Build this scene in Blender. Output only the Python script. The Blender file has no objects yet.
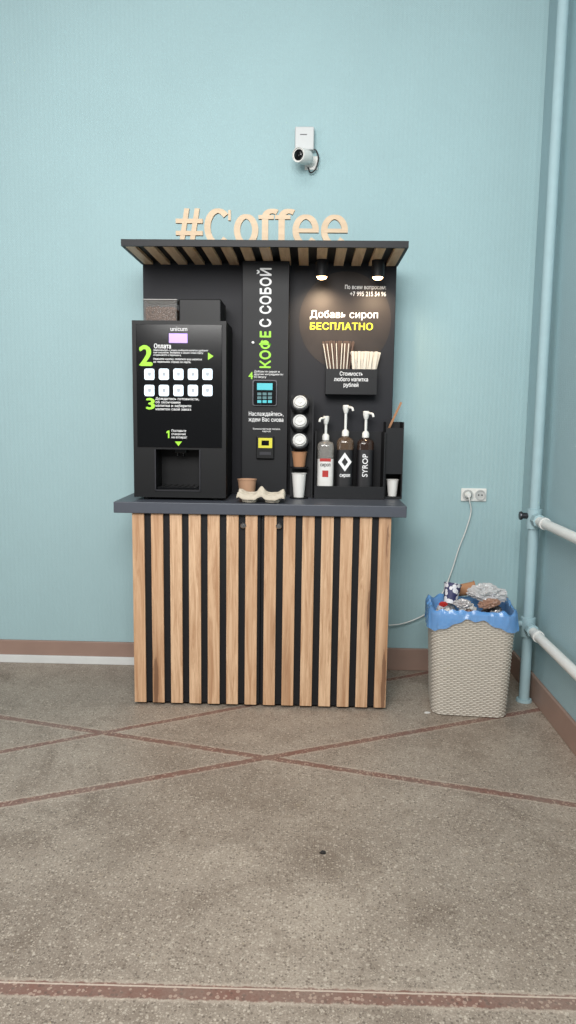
import bpy, bmesh, math, random
from mathutils import Vector, Matrix, noise
random.seed(4)
S = bpy.context.scene
COL = S.collection
S.view_settings.view_transform = 'Standard'
R_ = math.radians

# ------------------------------------------------------------------ camera
F = 740.0
CAM = Vector((.225, -4.085, 1.43))
ROT = Matrix.Rotation(R_(1.6), 3, 'Z') @ Matrix.Rotation(R_(90 - 7.47), 3, 'X') @ Matrix.Rotation(R_(.75), 3, 'Z')
cd = bpy.data.cameras.new('camera')
cd.sensor_fit = 'VERTICAL'; cd.sensor_height = 36; cd.lens = F / 1024 * 36
cam = bpy.data.objects.new('camera', cd); COL.objects.link(cam)
cam.matrix_world = Matrix.Translation(CAM) @ ROT.to_4x4()
S.camera = cam

def ray(px, py): return ROT @ Vector(((px - 288) / F, -(py - 512) / F, -1))
def P(px, py, y):
    d = ray(px, py); return CAM + d * ((y - CAM.y) / d.y)
def G(px, py, z=0):
    d = ray(px, py); return CAM + d * ((z - CAM.z) / d.z)
def PX(px, py, x):
    d = ray(px, py); return CAM + d * ((x - CAM.x) / d.x)

# ------------------------------------------------------------------ materials
def lin(c):
    return tuple(((v / 255) / 12.92 if v / 255 <= .04045 else ((v / 255 + .055) / 1.055) ** 2.4) for v in c) + (1,)

class NT:
    def __init__(s, name):
        s.m = bpy.data.materials.new(name); s.m.use_nodes = True
        s.t = s.m.node_tree; s.b = s.t.nodes['Principled BSDF']
    def n(s, kind, **kw):
        nd = s.t.nodes.new(kind)
        for k, v in kw.items():
            if k in nd.inputs.keys(): nd.inputs[k].default_value = v
            else: setattr(nd, k, v)
        return nd
    def l(s, a, b): s.t.links.new(a, b)
    def math(s, op, a, b=None, c=None):
        nd = s.t.nodes.new('ShaderNodeMath'); nd.operation = op
        for i, v in enumerate((a, b, c)):
            if v is None: continue
            if isinstance(v, (int, float)): nd.inputs[i].default_value = v
            else: s.l(v, nd.inputs[i])
        return nd.outputs[0]
    def mix(s, fac, a, b):
        nd = s.t.nodes.new('ShaderNodeMix'); nd.data_type = 'RGBA'
        for sock, v in ((nd.inputs[0], fac), (nd.inputs[6], a), (nd.inputs[7], b)):
            if isinstance(v, (int, float, tuple)): sock.default_value = v
            else: s.l(v, sock)
        return nd.outputs[2]
    def ramp(s, v, a, b):
        nd = s.t.nodes.new('ShaderNodeMapRange'); nd.inputs[1].default_value = a; nd.inputs[2].default_value = b
        s.l(v, nd.inputs[0]); return nd.outputs[0]
    def coord(s, scale=(1, 1, 1)):
        tc = s.n('ShaderNodeTexCoord'); mp = s.n('ShaderNodeMapping')
        mp.inputs['Scale'].default_value = scale
        s.l(tc.outputs['Object'], mp.inputs['Vector']); return mp.outputs[0]

def mat(name, c, rough=.5, metal=0, var=.08, ns=25, emis=None, es=0, trans=0, alpha=1, coat=0, spec=None):
    k = NT(name)
    nz = k.n('ShaderNodeTexNoise', Scale=ns, Detail=3)
    k.l(k.coord(), nz.inputs['Vector'])
    a = lin(c); lo = tuple(v * (1 - var) for v in a[:3]) + (1,); hi = tuple(min(1, v * (1 + var)) for v in a[:3]) + (1,)
    k.l(k.mix(nz.outputs['Fac'], lo, hi), k.b.inputs['Base Color'])
    k.b.inputs['Roughness'].default_value = rough
    k.b.inputs['Metallic'].default_value = metal
    if emis:
        k.b.inputs['Emission Color'].default_value = lin(emis); k.b.inputs['Emission Strength'].default_value = es
    if trans: k.b.inputs['Transmission Weight'].default_value = trans
    if alpha < 1: k.b.inputs['Alpha'].default_value = alpha
    if coat: k.b.inputs['Coat Weight'].default_value = coat
    if spec is not None: k.b.inputs['Specular IOR Level'].default_value = spec
    return k.m

def wall_mat(name, c, axis):
    k = NT(name); tc = k.n('ShaderNodeTexCoord'); sp = k.n('ShaderNodeSeparateXYZ'); k.l(tc.outputs['Object'], sp.inputs[0])
    u = sp.outputs[axis]; z = sp.outputs[2]
    tri = k.math('PINGPONG', u, .012)
    ph = k.math('MULTIPLY', k.math('ADD', z, tri), 2 * math.pi / .0085)
    s = k.math('SINE', ph)
    col = k.math('SINE', k.math('MULTIPLY', u, 2 * math.pi / .024))
    h = k.math('ADD', s, k.math('MULTIPLY', col, .5))
    bp = k.n('ShaderNodeBump', Strength=.35, Distance=.0015); k.l(h, bp.inputs['Height'])
    k.l(bp.outputs[0], k.b.inputs['Normal'])
    nz = k.n('ShaderNodeTexNoise', Scale=1.3, Detail=7, Roughness=.62); k.l(tc.outputs['Object'], nz.inputs['Vector'])
    a = lin(c); lo = tuple(v * .9 for v in a[:3]) + (1,); hi = tuple(v * 1.08 for v in a[:3]) + (1,)
    base = k.mix(nz.outputs['Fac'], lo, hi)
    base2 = k.mix(k.math('MULTIPLY', k.math('ADD', s, 1), .06), base, tuple(v * .6 for v in a[:3]) + (1,))
    k.l(base2, k.b.inputs['Base Color']); k.b.inputs['Roughness'].default_value = .6
    return k.m

def floor_mat(lines):
    k = NT('terrazzo'); tc = k.n('ShaderNodeTexCoord'); ob = tc.outputs['Object']
    sp = k.n('ShaderNodeSeparateXYZ'); k.l(ob, sp.inputs[0])
    def chips(scale, thr):
        v = k.n('ShaderNodeTexVoronoi', Scale=scale); k.l(ob, v.inputs['Vector'])
        sc = k.n('ShaderNodeSeparateColor'); k.l(v.outputs['Color'], sc.inputs[0])
        inside = k.math('LESS_THAN', v.outputs['Distance'], k.math('MULTIPLY_ADD', sc.outputs[1], thr * .8, thr * .35))
        return sc.outputs[0], sc.outputs[2], inside
    def noise_(scale, d=4, r=.6, dist=0):
        n_ = k.n('ShaderNodeTexNoise', Scale=scale, Detail=d, Roughness=r, Distortion=dist); k.l(ob, n_.inputs['Vector']); return n_.outputs['Fac']
    n1 = noise_(.9, 9, .7); n2 = noise_(150, 2); n3 = noise_(4, 7, .72); n4 = noise_(38, 4, .7); n5 = noise_(1.7, 8, .75, 1.2)
    base = k.mix(k.ramp(n1, .32, .68), lin((138, 125, 112)), lin((184, 171, 156)))
    base = k.mix(k.math('MULTIPLY', k.ramp(n3, .45, .72), .45), base, lin((114, 99, 86)))
    base = k.mix(k.math('MULTIPLY', k.ramp(n5, .51, .65), .55), base, lin((104, 89, 76)))
    base = k.mix(k.math('MULTIPLY', k.ramp(n2, .35, .65), .5), base, lin((106, 92, 80)))
    r, g, ins = chips(130, .48)
    light = k.math('MULTIPLY', k.math('GREATER_THAN', r, .6), ins)
    dark = k.math('MULTIPLY', k.math('LESS_THAN', r, .32), ins)
    c1 = k.mix(k.math('MULTIPLY', light, k.math('MULTIPLY_ADD', g, .45, .08)), base, lin((210, 197, 180)))
    c1 = k.mix(k.math('MULTIPLY', dark, .58), c1, lin((80, 67, 57)))
    r2, g2, ins2 = chips(245, .44)
    c1 = k.mix(k.math('MULTIPLY', k.math('MULTIPLY', k.math('GREATER_THAN', r2, .55), ins2), .4), c1, lin((206, 194, 178)))
    r4, g4, ins4 = chips(72, .34)
    c1 = k.mix(k.math('MULTIPLY', k.math('MULTIPLY', k.math('GREATER_THAN', r4, .7), ins4), .36), c1, lin((208, 196, 180)))
    c1 = k.mix(k.math('MULTIPLY', k.math('MULTIPLY', k.math('LESS_THAN', r4, .2), ins4), .5), c1, lin((88, 74, 63)))
    red = k.mix(k.ramp(n3, .3, .7), lin((92, 52, 43)), lin((128, 86, 74)))
    r3, g3, ins3 = chips(95, .5)
    red = k.mix(k.math('MULTIPLY', k.math('MULTIPLY', k.math('GREATER_THAN', r3, .5), ins3), .6), red, lin((186, 160, 143)))
    red = k.mix(k.math('MULTIPLY', k.math('MULTIPLY', k.math('LESS_THAN', r3, .28), ins3), .65), red, lin((66, 38, 32)))
    m = None; edge = None; joint = None
    wob = k.math('MULTIPLY', k.math('SUBTRACT', n4, .5), .026)
    for a, b, w, jn in lines:
        d = (b - a).to_2d().normalized(); nx, ny = -d.y, d.x; off = nx * a.x + ny * a.y
        e0 = k.math('SUBTRACT', k.math('ADD', k.math('MULTIPLY', sp.outputs[0], nx), k.math('MULTIPLY', sp.outputs[1], ny)), off)
        e = k.math('ADD', k.math('ABSOLUTE', e0), wob)
        t = k.ramp(e, w, w - .005); q = k.ramp(e, w + .010, w + .003)
        m = t if m is None else k.math('MAXIMUM', m, t)
        edge = q if edge is None else k.math('MAXIMUM', edge, q)
        if jn:
            j1 = k.ramp(k.math('ABSOLUTE', k.math('ADD', k.math('SUBTRACT', e0, jn), k.math('MULTIPLY', wob, .12))), .0034, .0018)
            joint = j1 if joint is None else k.math('MAXIMUM', joint, j1)
    c2 = k.mix(k.math('MULTIPLY', edge, .38), c1, lin((194, 178, 162)))
    c2 = k.mix(k.math('MULTIPLY', m, k.math('MULTIPLY_ADD', k.ramp(n3, .25, .62), .42, .5)), c2, red)
    c2 = k.mix(k.math('MULTIPLY', joint, .75), c2, lin((206, 190, 174)))
    k.l(c2, k.b.inputs['Base Color'])
    k.l(k.math('MULTIPLY_ADD', n3, .3, .36), k.b.inputs['Roughness'])
    bp = k.n('ShaderNodeBump', Strength=.2, Distance=.002); k.l(n2, bp.inputs['Height']); k.l(bp.outputs[0], k.b.inputs['Normal'])
    return k.m

def wood_mat(name, lo, hi, scale, knots=True, varn=.45):
    k = NT(name); v = k.coord(scale)
    g = k.n('ShaderNodeNewGeometry')
    isl = g.outputs['Random Per Island']
    ad = k.n('ShaderNodeVectorMath', operation='ADD'); cb = k.n('ShaderNodeCombineXYZ')
    k.l(k.math('MULTIPLY', isl, 37), cb.inputs[0]); k.l(k.math('MULTIPLY', isl, 11), cb.inputs[2])
    k.l(v, ad.inputs[0]); k.l(cb.outputs[0], ad.inputs[1])
    nz = k.n('ShaderNodeTexNoise', Scale=1, Detail=7, Roughness=.74, Distortion=.9); k.l(ad.outputs[0], nz.inputs['Vector'])
    rp = k.n('ShaderNodeValToRGB'); k.l(nz.outputs['Fac'], rp.inputs[0])
    rp.color_ramp.elements[0].position = .35; rp.color_ramp.elements[0].color = lin(lo)
    rp.color_ramp.elements[1].position = .59; rp.color_ramp.elements[1].color = lin(hi)
    c = k.mix(k.math('MULTIPLY', isl, varn), rp.outputs[0], lin((lo[0] + 4, lo[1] - 2, lo[2] - 6)))
    if knots:
        ds = k.n('ShaderNodeVectorMath', operation='ADD'); ms = k.n('ShaderNodeVectorMath', operation='MULTIPLY'); ms.inputs[1].default_value = (.66, .66, 1)
        k.l(ad.outputs[0], ms.inputs[0])
        k.l(ms.outputs[0], ds.inputs[0]); k.l(nz.outputs['Color'], ds.inputs[1])
        vo = k.n('ShaderNodeTexVoronoi', Scale=.42); k.l(ds.outputs[0], vo.inputs['Vector'])
        c = k.mix(k.math('MULTIPLY', k.ramp(vo.outputs['Distance'], .36, .1), .55), c, lin((130, 90, 62)))
        c = k.mix(k.math('MULTIPLY', k.math('LESS_THAN', vo.outputs['Distance'], .14), .6), c, lin((86, 56, 38)))
    k.l(c, k.b.inputs['Base Color']); k.b.inputs['Roughness'].default_value = .5
    return k.m

# ------------------------------------------------------------------ mesh helpers
OFF = {}
class MB:
    def __init__(s): s.bm = bmesh.new()
    def add(s, tmp, M=None):
        me = bpy.data.meshes.new('t'); tmp.to_mesh(me); tmp.free()
        if M is not None: me.transform(M)
        s.bm.from_mesh(me); bpy.data.meshes.remove(me); return s
    def box(s, x0, x1, y0, y1, z0, z1, bev=0, M=None, seg=2):
        t = bmesh.new(); bmesh.ops.create_cube(t, size=1)
        for v in t.verts:
            v.co = Vector(((x0 + x1) / 2 + v.co.x * (x1 - x0), (y0 + y1) / 2 + v.co.y * (y1 - y0), (z0 + z1) / 2 + v.co.z * (z1 - z0)))
        if bev: bmesh.ops.bevel(t, geom=t.edges[:], offset=bev, segments=seg, affect='EDGES', profile=.5)
        return s.add(t, M)
    def lathe(s, prof, seg=28, M=None, a0=0, a1=None, sq=0):
        """sq > 0 squares the round section off"""
        t = bmesh.new(); full = a1 is None
        n = seg; rings = []
        def rad(a):
            if not sq: return 1
            c_, s_ = abs(math.cos(a)), abs(math.sin(a)); p = 2 + sq
            return 1 / (c_ ** p + s_ ** p) ** (1 / p)
        for r, z in prof:
            if r < 1e-6: rings.append([t.verts.new((0, 0, z))]); continue
            cnt = n if full else n + 1; ring = []
            for i in range(cnt):
                a = a0 + (2 * math.pi if full else a1 - a0) * i / n; q = r * rad(a)
                ring.append(t.verts.new((q * math.cos(a), q * math.sin(a), z)))
            rings.append(ring)
        for A, B in zip(rings, rings[1:]):
            if len(A) == 1 and len(B) == 1: continue
            for i in range(n):
                j = (i + 1) % n if full else i + 1
                if len(A) == 1: t.faces.new((A[0], B[j], B[i]))
                elif len(B) == 1: t.faces.new((A[i], A[j], B[0]))
                else: t.faces.new((A[i], A[j], B[j], B[i]))
        bmesh.ops.recalc_face_normals(t, faces=t.faces[:])
        return s.add(t, M)
    def cyl(s, p, q, r, seg=20, r2=None):
        p = Vector(p); q = Vector(q); d = q - p; L = d.length; r2 = r if r2 is None else r2
        M = Matrix.Translation(p) @ d.to_track_quat('Z', 'Y').to_matrix().to_4x4()
        return s.lathe([(0, 0), (r, 0), (r2, L), (0, L)], seg, M)
    def tube(s, pts, r, seg=10, smooth=6):
        pts = [Vector(p) for p in pts]
        if smooth > 1 and len(pts) > 2:
            out = []
            ex = [pts[0] * 2 - pts[1]] + pts + [pts[-1] * 2 - pts[-2]]
            for i in range(1, len(ex) - 2):
                for k in range(smooth):
                    t = k / smooth; a, b, c, d = ex[i - 1:i + 3]
                    out.append(.5 * ((2 * b) + (c - a) * t + (2 * a - 5 * b + 4 * c - d) * t * t + (3 * b - a - 3 * c + d) * t ** 3))
            out.append(pts[-1]); pts = out
        t = bmesh.new(); rings = []; up = None
        for i, p in enumerate(pts):
            d = (pts[min(i + 1, len(pts) - 1)] - pts[max(i - 1, 0)]).normalized()
            if up is None: up = d.orthogonal().normalized()
            up = (up - d * up.dot(d)).normalized(); sd = d.cross(up)
            rings.append([t.verts.new(p + r * (up * math.cos(2 * math.pi * k / seg) + sd * math.sin(2 * math.pi * k / seg))) for k in range(seg)])
        for A, B in zip(rings, rings[1:]):
            for k in range(seg): t.faces.new((A[k], A[(k + 1) % seg], B[(k + 1) % seg], B[k]))
        t.faces.new(rings[0][::-1]); t.faces.new(rings[-1])
        bmesh.ops.recalc_face_normals(t, faces=t.faces[:])
        return s.add(t)
    def prism(s, poly, y0, y1, M=None):
        t = bmesh.new()
        a = [t.verts.new((x, y0, z)) for x, z in poly]; b = [t.verts.new((x, y1, z)) for x, z in poly]
        t.faces.new(a); t.faces.new(b[::-1])
        for i in range(len(poly)):
            j = (i + 1) % len(poly); t.faces.new((a[j], a[i], b[i], b[j]))
        bmesh.ops.recalc_face_normals(t, faces=t.faces[:])
        return s.add(t, M)
    def rplate(s, x0, x1, y0, y1, z0, z1, r):
        p = []
        for cx, cz, a in ((x1 - r, z1 - r, 0), (x0 + r, z1 - r, 90), (x0 + r, z0 + r, 180), (x1 - r, z0 + r, 270)):
            p += [(cx + r * math.cos(R_(a + 90 * i / 5)), cz + r * math.sin(R_(a + 90 * i / 5))) for i in range(6)]
        return s.prism(p, y0, y1)
    def stroke(s, path, thick, thin, y0, y1, closed=False):
        t = bmesh.new(); n = len(path); R = []
        for i in range(n):
            a = path[(i - 1) % n] if closed or i else path[0]; b = path[(i + 1) % n] if closed or i < n - 1 else path[-1]
            d = Vector((b[0] - a[0], b[1] - a[1])).normalized(); nn = Vector((-d.y, d.x)); hw = thin + (thick - thin) * abs(d.y)
            p = Vector(path[i]); l = p + nn * hw; r = p - nn * hw
            R.append([t.verts.new((l.x, y0, l.y)), t.verts.new((r.x, y0, r.y)), t.verts.new((r.x, y1, r.y)), t.verts.new((l.x, y1, l.y))])
        for i in range(n if closed else n - 1):
            A = R[i]; B = R[(i + 1) % n]
            for k in range(4): t.faces.new((A[k], A[(k + 1) % 4], B[(k + 1) % 4], B[k]))
        if not closed: t.faces.new(R[0]); t.faces.new(R[-1][::-1])
        bmesh.ops.recalc_face_normals(t, faces=t.faces[:])
        return s.add(t)
    def frame(s, X0, X1, Z0, Z1, a0, a1, b0, b1, y0, y1):
        s.box(X0, a0, y0, y1, Z0, Z1); s.box(a1, X1, y0, y1, Z0, Z1)
        s.box(a0, a1, y0, y1, Z0, b0); s.box(a0, a1, y0, y1, b1, Z1); return s
    def build(s, name, m, parent=None, loc=(0, 0, 0), smooth=None):
        me = bpy.data.meshes.new(name); s.bm.to_mesh(me); s.bm.free()
        return link(me, name, m, parent, loc, smooth)

def link(me, name, m, parent=None, loc=(0, 0, 0), smooth=None):
    off = OFF[parent.name] if parent else Vector(loc)
    me.transform(Matrix.Translation(-off))
    for q in (m if isinstance(m, (list, tuple)) else [m]): me.materials.append(q)
    if smooth:
        for p in me.polygons: p.use_smooth = True
        me.set_sharp_from_angle(angle=R_(smooth))
    o = bpy.data.objects.new(name, me); COL.objects.link(o)
    if parent: o.parent = parent
    else: o.location = off
    OFF[o.name] = off
    return o

def tag(o, label, cat, group=None):
    o['label'] = label; o['category'] = cat
    if group: o['group'] = group
    return o
def thing(name, loc, label, cat, group=None):
    o = bpy.data.objects.new(name, None); o.empty_display_size = .05; COL.objects.link(o); o.location = loc
    OFF[o.name] = Vector(loc); return tag(o, label, cat, group)
def struct(o): o['kind'] = 'structure'; return o

def text(s, x0, y0, x1, y1, y, m, parent, bold=0, align='LEFT', vert=False, th=.0006, name='lettering'):
    cu = bpy.data.curves.new('t', 'FONT'); cu.body = s; cu.align_x = align; cu.resolution_u = 4
    if bold: cu.space_character = 1 + bold * 1.6
    ob = bpy.data.objects.new('t', cu); COL.objects.link(ob)
    dg = bpy.context.evaluated_depsgraph_get()
    me = bpy.data.meshes.new_from_object(ob.evaluated_get(dg))
    bpy.data.objects.remove(ob); bpy.data.curves.remove(cu)
    me.name = name
    if vert: me.transform(Matrix.Rotation(R_(90), 4, 'Z'))
    bm = bmesh.new(); n0 = 0                    # bold = the glyphs repeated with small shifts
    offs = [(0, 0)] + ([(bold, 0), (-bold, 0), (0, bold * .6), (0, -bold * .6)] if bold else [])
    for i, (ox, oy) in enumerate(offs):
        bm.from_mesh(me); bm.verts.ensure_lookup_table()
        for v in bm.verts[n0:]: v.co = Vector((v.co.x + ox, v.co.y + oy, i * .00004))
        n0 = len(bm.verts)
    c0 = P((x0 + x1) / 2, y0, y); c1 = P((x0 + x1) / 2, y1, y); l = P(x0, (y0 + y1) / 2, y); r = P(x1, (y0 + y1) / 2, y)
    bx = [v.co.x for v in bm.verts]; by = [v.co.y for v in bm.verts]
    sx = (r.x - l.x) / max(1e-6, max(bx) - min(bx)); sz = (c0.z - c1.z) / max(1e-6, max(by) - min(by))
    mx, my = min(bx), min(by)
    for v in bm.verts: v.co = Vector((l.x + (v.co.x - mx) * sx, y - v.co.z, c1.z + (v.co.y - my) * sz))
    e = bmesh.ops.extrude_face_region(bm, geom=bm.faces[:])
    for g in e['geom']:
        if isinstance(g, bmesh.types.BMVert): g.co.y -= th
    bmesh.ops.recalc_face_normals(bm, faces=bm.faces[:])
    bm.to_mesh(me); bm.free()
    return link(me, name, m, parent)

# ------------------------------------------------------------------ palette
M_wall = wall_mat('teal_wallpaper', (162, 192, 196), 0)
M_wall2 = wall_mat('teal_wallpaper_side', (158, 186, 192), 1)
M_base = mat('brown_baseboard', (150, 124, 111), .5, ns=6, var=.15)
M_white = mat('white_plastic', (224, 224, 220), .35, var=.04)
M_lid = mat('white_lid_plastic', (208, 207, 204), .4, var=.04)
M_boxgrey = mat('grey_white_plastic', (192, 195, 195), .4, var=.04)
M_offwhite = mat('painted_white', (212, 214, 212), .4, var=.12, ns=12)
M_black = mat('black_laminate', (22, 23, 26), .5, spec=.3)
M_board = mat('graphite_board', (26, 27, 33), .55, spec=.3)
M_gloss = mat('black_gloss', (8, 9, 11), .16, spec=.35)
M_mach = mat('black_machine', (13, 14, 16), .45, spec=.3)
M_top = mat('grey_worktop', (72, 76, 85), .42, ns=60)
M_slat = wood_mat('oak_slat', (170, 129, 95), (222, 188, 153), (46, 46, 2.4), True, .6)
M_slat2 = wood_mat('oak_canopy_slat', (196, 158, 122), (228, 197, 163), (26, 2.2, 26), False, .25)
M_ply = wood_mat('plywood_letter', (184, 160, 130), (197, 174, 144), (3, 30, 30), False, .08)
M_green = mat('green_print', (150, 214, 46), .5, emis=(150, 214, 46), es=.2)
M_yellow = mat('yellow_print', (214, 216, 40), .5, emis=(226, 226, 40), es=.06)
M_wprint = mat('white_print', (228, 228, 228), .5, emis=(236, 236, 236), es=.08)
M_button = mat('lit_button', (222, 236, 244), .3, emis=(214, 232, 244), es=.6)
M_screen = mat('lilac_screen', (170, 140, 220), .2, emis=(176, 140, 246), es=.65)
M_cyan = mat('teal_screen', (60, 160, 170), .3, emis=(70, 190, 200), es=.5)
M_key = mat('teal_grey_key', (72, 108, 112), .4, emis=(60, 150, 160), es=.12)
M_metal = mat('metal', (150, 150, 150), .3, metal=1)
M_dmetal = mat('dark_metal', (70, 70, 74), .35, metal=.8)
M_kraft = mat('kraft_paper', (168, 122, 88), .8, ns=50)
M_pulp = mat('moulded_pulp', (196, 186, 169), .9, var=.14, ns=90)
M_paper = mat('white_paper', (222, 220, 216), .7, var=.03)
M_cream = mat('cream_paper', (208, 202, 190), .75, var=.06)
M_g1 = mat('clear_syrup_bottle', (206, 202, 196), .07, trans=.72)
M_gm = mat('amber_syrup_bottle', (140, 116, 96), .07, trans=.65)
M_g2 = mat('dark_syrup_bottle', (74, 56, 48), .07, trans=.5)
M_smoke = mat('clear_hopper', (210, 206, 200), .12, alpha=.14, spec=.25)
M_beans = mat('coffee_beans', (80, 52, 36), .5, var=.8, ns=150, spec=.3)
M_cable = mat('black_cable', (30, 30, 32), .5)
M_bulb = mat('warm_bulb', (255, 220, 170), .5, emis=(255, 210, 150), es=12)
M_disc = mat('brown_disc_print', (47, 41, 39), .55, var=.45, ns=9, spec=.3)
M_stick = mat('dark_wrapped_stirrer', (84, 62, 50), .6, var=.3, ns=60)
M_rattan = mat('beige_rattan', (190, 183, 171), .55, ns=40)
M_rattan2 = mat('darker_rattan', (173, 165, 153), .6, ns=40)  # strand colour of its own, darker than the other
M_liner = mat('blue_film', (102, 160, 222), .2, var=.15, ns=10, alpha=.7)
M_pipe = mat('teal_pipe_paint', (156, 183, 189), .7)
M_clear = mat('clear_film', (210, 208, 208), .1, alpha=.66)
M_red = mat('red_print', (176, 40, 34), .5)

# ------------------------------------------------------------------ setting
XR = 1.40
lines = [(G(0, 717), G(576, 805), .021, 0), (G(0, 752), G(215, 712), .019, 0), (G(0, 805), G(480, 720), .021, 0), (G(0, 987), G(576, 1003), .026, .016)]
struct(MB().box(-3.2, XR, 0, .1, 0, 4.0).build('wall_back', M_wall))
struct(MB().box(XR, XR + .1, -5, .1, 0, 4.0).build('wall_right', M_wall2))
struct(MB().box(-3.2, XR + .1, -5, .1, -.06, 0).build('floor', floor_mat(lines)))
struct(MB().box(-3.2, XR - .018, -.018, 0, .0, .128, .004).build('baseboard_back', M_base))
struct(MB().box(XR - .018, XR, -5, 0, .0, .128, .004).build('baseboard_right', M_base))
struct(MB().box(-3.2, -.66, -.034, -.0185, .0, .045, .003).build('trim_1', M_offwhite))

# ------------------------------------------------------------------ cabinet
cab = thing('cabinet', (-.002, -.3, 0), 'black coffee counter cabinet faced with vertical oak slats', 'cabinet')
HWc = .618; CF = -.605
MB().box(-HWc + .004, HWc - .004, CF + .031, -.03, .012, .958).build('body', M_black, cab)
for x in (-.55, .55):
    for y in (-.52, -.08): MB().lathe([(0, 0), (.022, 0), (.022, .012), (0, .012)], 16, Matrix.Translation((x, y, 0))).build('foot', M_black, cab)
W_, PT = .058, (2 * HWc - .058) / 13
for side in (0, 1):
    x0, x1 = (-HWc - .001, -.0025) if side == 0 else (.0025, HWc + .001)
    d = MB().box(x0, x1, CF + .014, CF + .03, .014, .956, .0015).build('door', M_black, cab)
    sl = MB()
    for i in range(7):
        xa = -HWc + PT * (i + 7 * side)
        sl.box(xa, xa + W_, CF, CF + .014, .014, .956, .002)
    sl.build('slat_cladding', M_slat, d)
    xl = -.085 if side == 0 else .085
    k = MB().lathe([(0, 0), (.014, 0), (.014, .017), (.010, .021), (.0, .021)], 20, Matrix.Translation((xl, CF + .013, .905)) @ Matrix.Rotation(R_(90), 4, 'X'))
    k.box(xl - .0015, xl + .0015, CF - .0095, CF - .0078, .898, .912)
    k.build('lock', M_metal, d, smooth=30)
tag(MB().box(-.700, .686, -.628, -.02, .9585, 1.012, .003).build('countertop', M_top, loc=(0, -.3, .9585)), 'dark grey worktop slab overhanging the slatted cabinet', 'countertop')
ZT = 1.0122

# ------------------------------------------------------------------ display board + canopy
BX0, BX1, BY = -.645, .652, -.185
brd = thing('display_board', (0, -.16, ZT), 'graphite back board with slatted canopy standing on the worktop', 'display board')
MB().box(BX0, BX1, BY, -.145, ZT, 2.2135, .002).build('board', M_board, brd)
c = MB()
c.box(BX0 - .004, BX1 + .004, -.611, BY, 2.2005, 2.2135)
c.box(BX0 - .004, BX1 + .004, -.611, -.596, 2.184, 2.2005)
for x in (BX0 - .004, BX1 - .01): c.box(x, x + .014, -.596, BY, 2.184, 2.2005)
cn = c.build('canopy', M_black, brd)
sl = MB(); n = 15; pt = (BX1 - BX0 - .06) / (n - 1)
for i in range(n):
    xc = BX0 + .03 + pt * i
    sl.box(xc - .024, xc + .024, -.596, BY - .001, 2.185, 2.2004, .001)
sl.build('slat_cladding', M_slat2, cn)
cc = P(345, 321, BY); rr = .235
MB().prism([(cc.x + rr * math.cos(2 * math.pi * i / 64), cc.z + rr * 1.05 * math.sin(2 * math.pi * i / 64)) for i in range(64)], BY - .0012, BY - .0002).build('printed_disc', M_disc, brd)
YB = BY - .0012
text('По всем вопросам:', 345, 285, 386, 290.3, YB, M_wprint, brd, .006)
text('+7 995 215 54 96', 350, 291.7, 386, 296.2, YB, M_wprint, brd, .006)
text('Добавь сироп', 310, 310.5, 378, 320, YB, M_wprint, brd, .015)
text('БЕСПЛАТНО', 310, 322.5, 373, 330, YB, M_yellow, brd, .024)

# wooden sign
LY0, LY1 = -.494, -.476
sg = thing('wooden_sign', ((P(176, 240, -.485).x + P(348, 240, -.485).x) / 2, -.485, 2.2138), 'pale wooden hashtag sign of cut-out letters standing on the canopy', 'sign')
def ell(cx, cz, rx, rz, a0, a1, n=40): return [(cx + rx * math.cos(R_(a0 + (a1 - a0) * i / n)), cz + rz * math.sin(R_(a0 + (a1 - a0) * i / n))) for i in range(n + 1)]
z0 = 2.2138; CH = .166; XH = .141; TK, TN = .0148, .0098
def px2x(p): return P(p, 228, -.485).x
def letter(ch, pa, pb):
    a, b = px2x(pa), px2x(pb); m = (a + b) / 2; k = MB(); w = b - a
    e = .0008
    if ch == '#':
        for s in (.3, .68): k.prism([(a + w * s - .024, z0), (a + w * s - .001, z0), (a + w * s + .026, z0 + CH), (a + w * s + .003, z0 + CH)], LY0, LY1)
        for s in (.27, .6): k.prism([(a, z0 + CH * s), (b, z0 + CH * s), (b, z0 + CH * s + .020), (a, z0 + CH * s + .020)], LY0 - e, LY1 + e)
    if ch == 'C':
        k.stroke(ell(m, z0 + CH / 2, w / 2 - TK, CH / 2 - TN, 44, 316), TK, TN, LY0, LY1)
        k.box(b - .017, b - .005, LY0 - e, LY1 + e, z0 + CH * .68, z0 + CH * .96, 0)
    if ch == 'o':
        k.stroke(ell(m, z0 + XH / 2, w / 2 - TK, XH / 2 - TN, 0, 360 - 9, 39), TK, TN, LY0, LY1, True)
    if ch == 'e':
        k.stroke(ell(m, z0 + XH / 2, w / 2 - TK, XH / 2 - TN, 0, 322), TK, TN, LY0, LY1)
        k.box(a + TK, b - .001, LY0 - e, LY1 + e, z0 + XH * .43, z0 + XH * .43 + .018)
    if ch == 'f':
        xs = a + w * .38
        k.box(xs - TK, xs + TK, LY0, LY1, z0, z0 + CH * .78)
        k.stroke(ell(xs + .034, z0 + CH * .78, .034, CH * .22 - TN, 180, 50, 16), TK, TN, LY0, LY1)
        k.box(a, b - .01, LY0 - e, LY1 + e, z0 + XH * .85, z0 + XH * .85 + .018)
        k.box(xs - .030, xs + .032, LY0 - e, LY1 + e, z0, z0 + .014)
    return k.build('letter', M_ply, sg)
for ch, pa, pb in (('#', 176, 203), ('C', 204.5, 232), ('o', 234, 258.5), ('f', 258.5, 276), ('f', 275, 292.5), ('e', 292.5, 319), ('e', 321, 348)): letter(ch, pa, pb)

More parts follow.
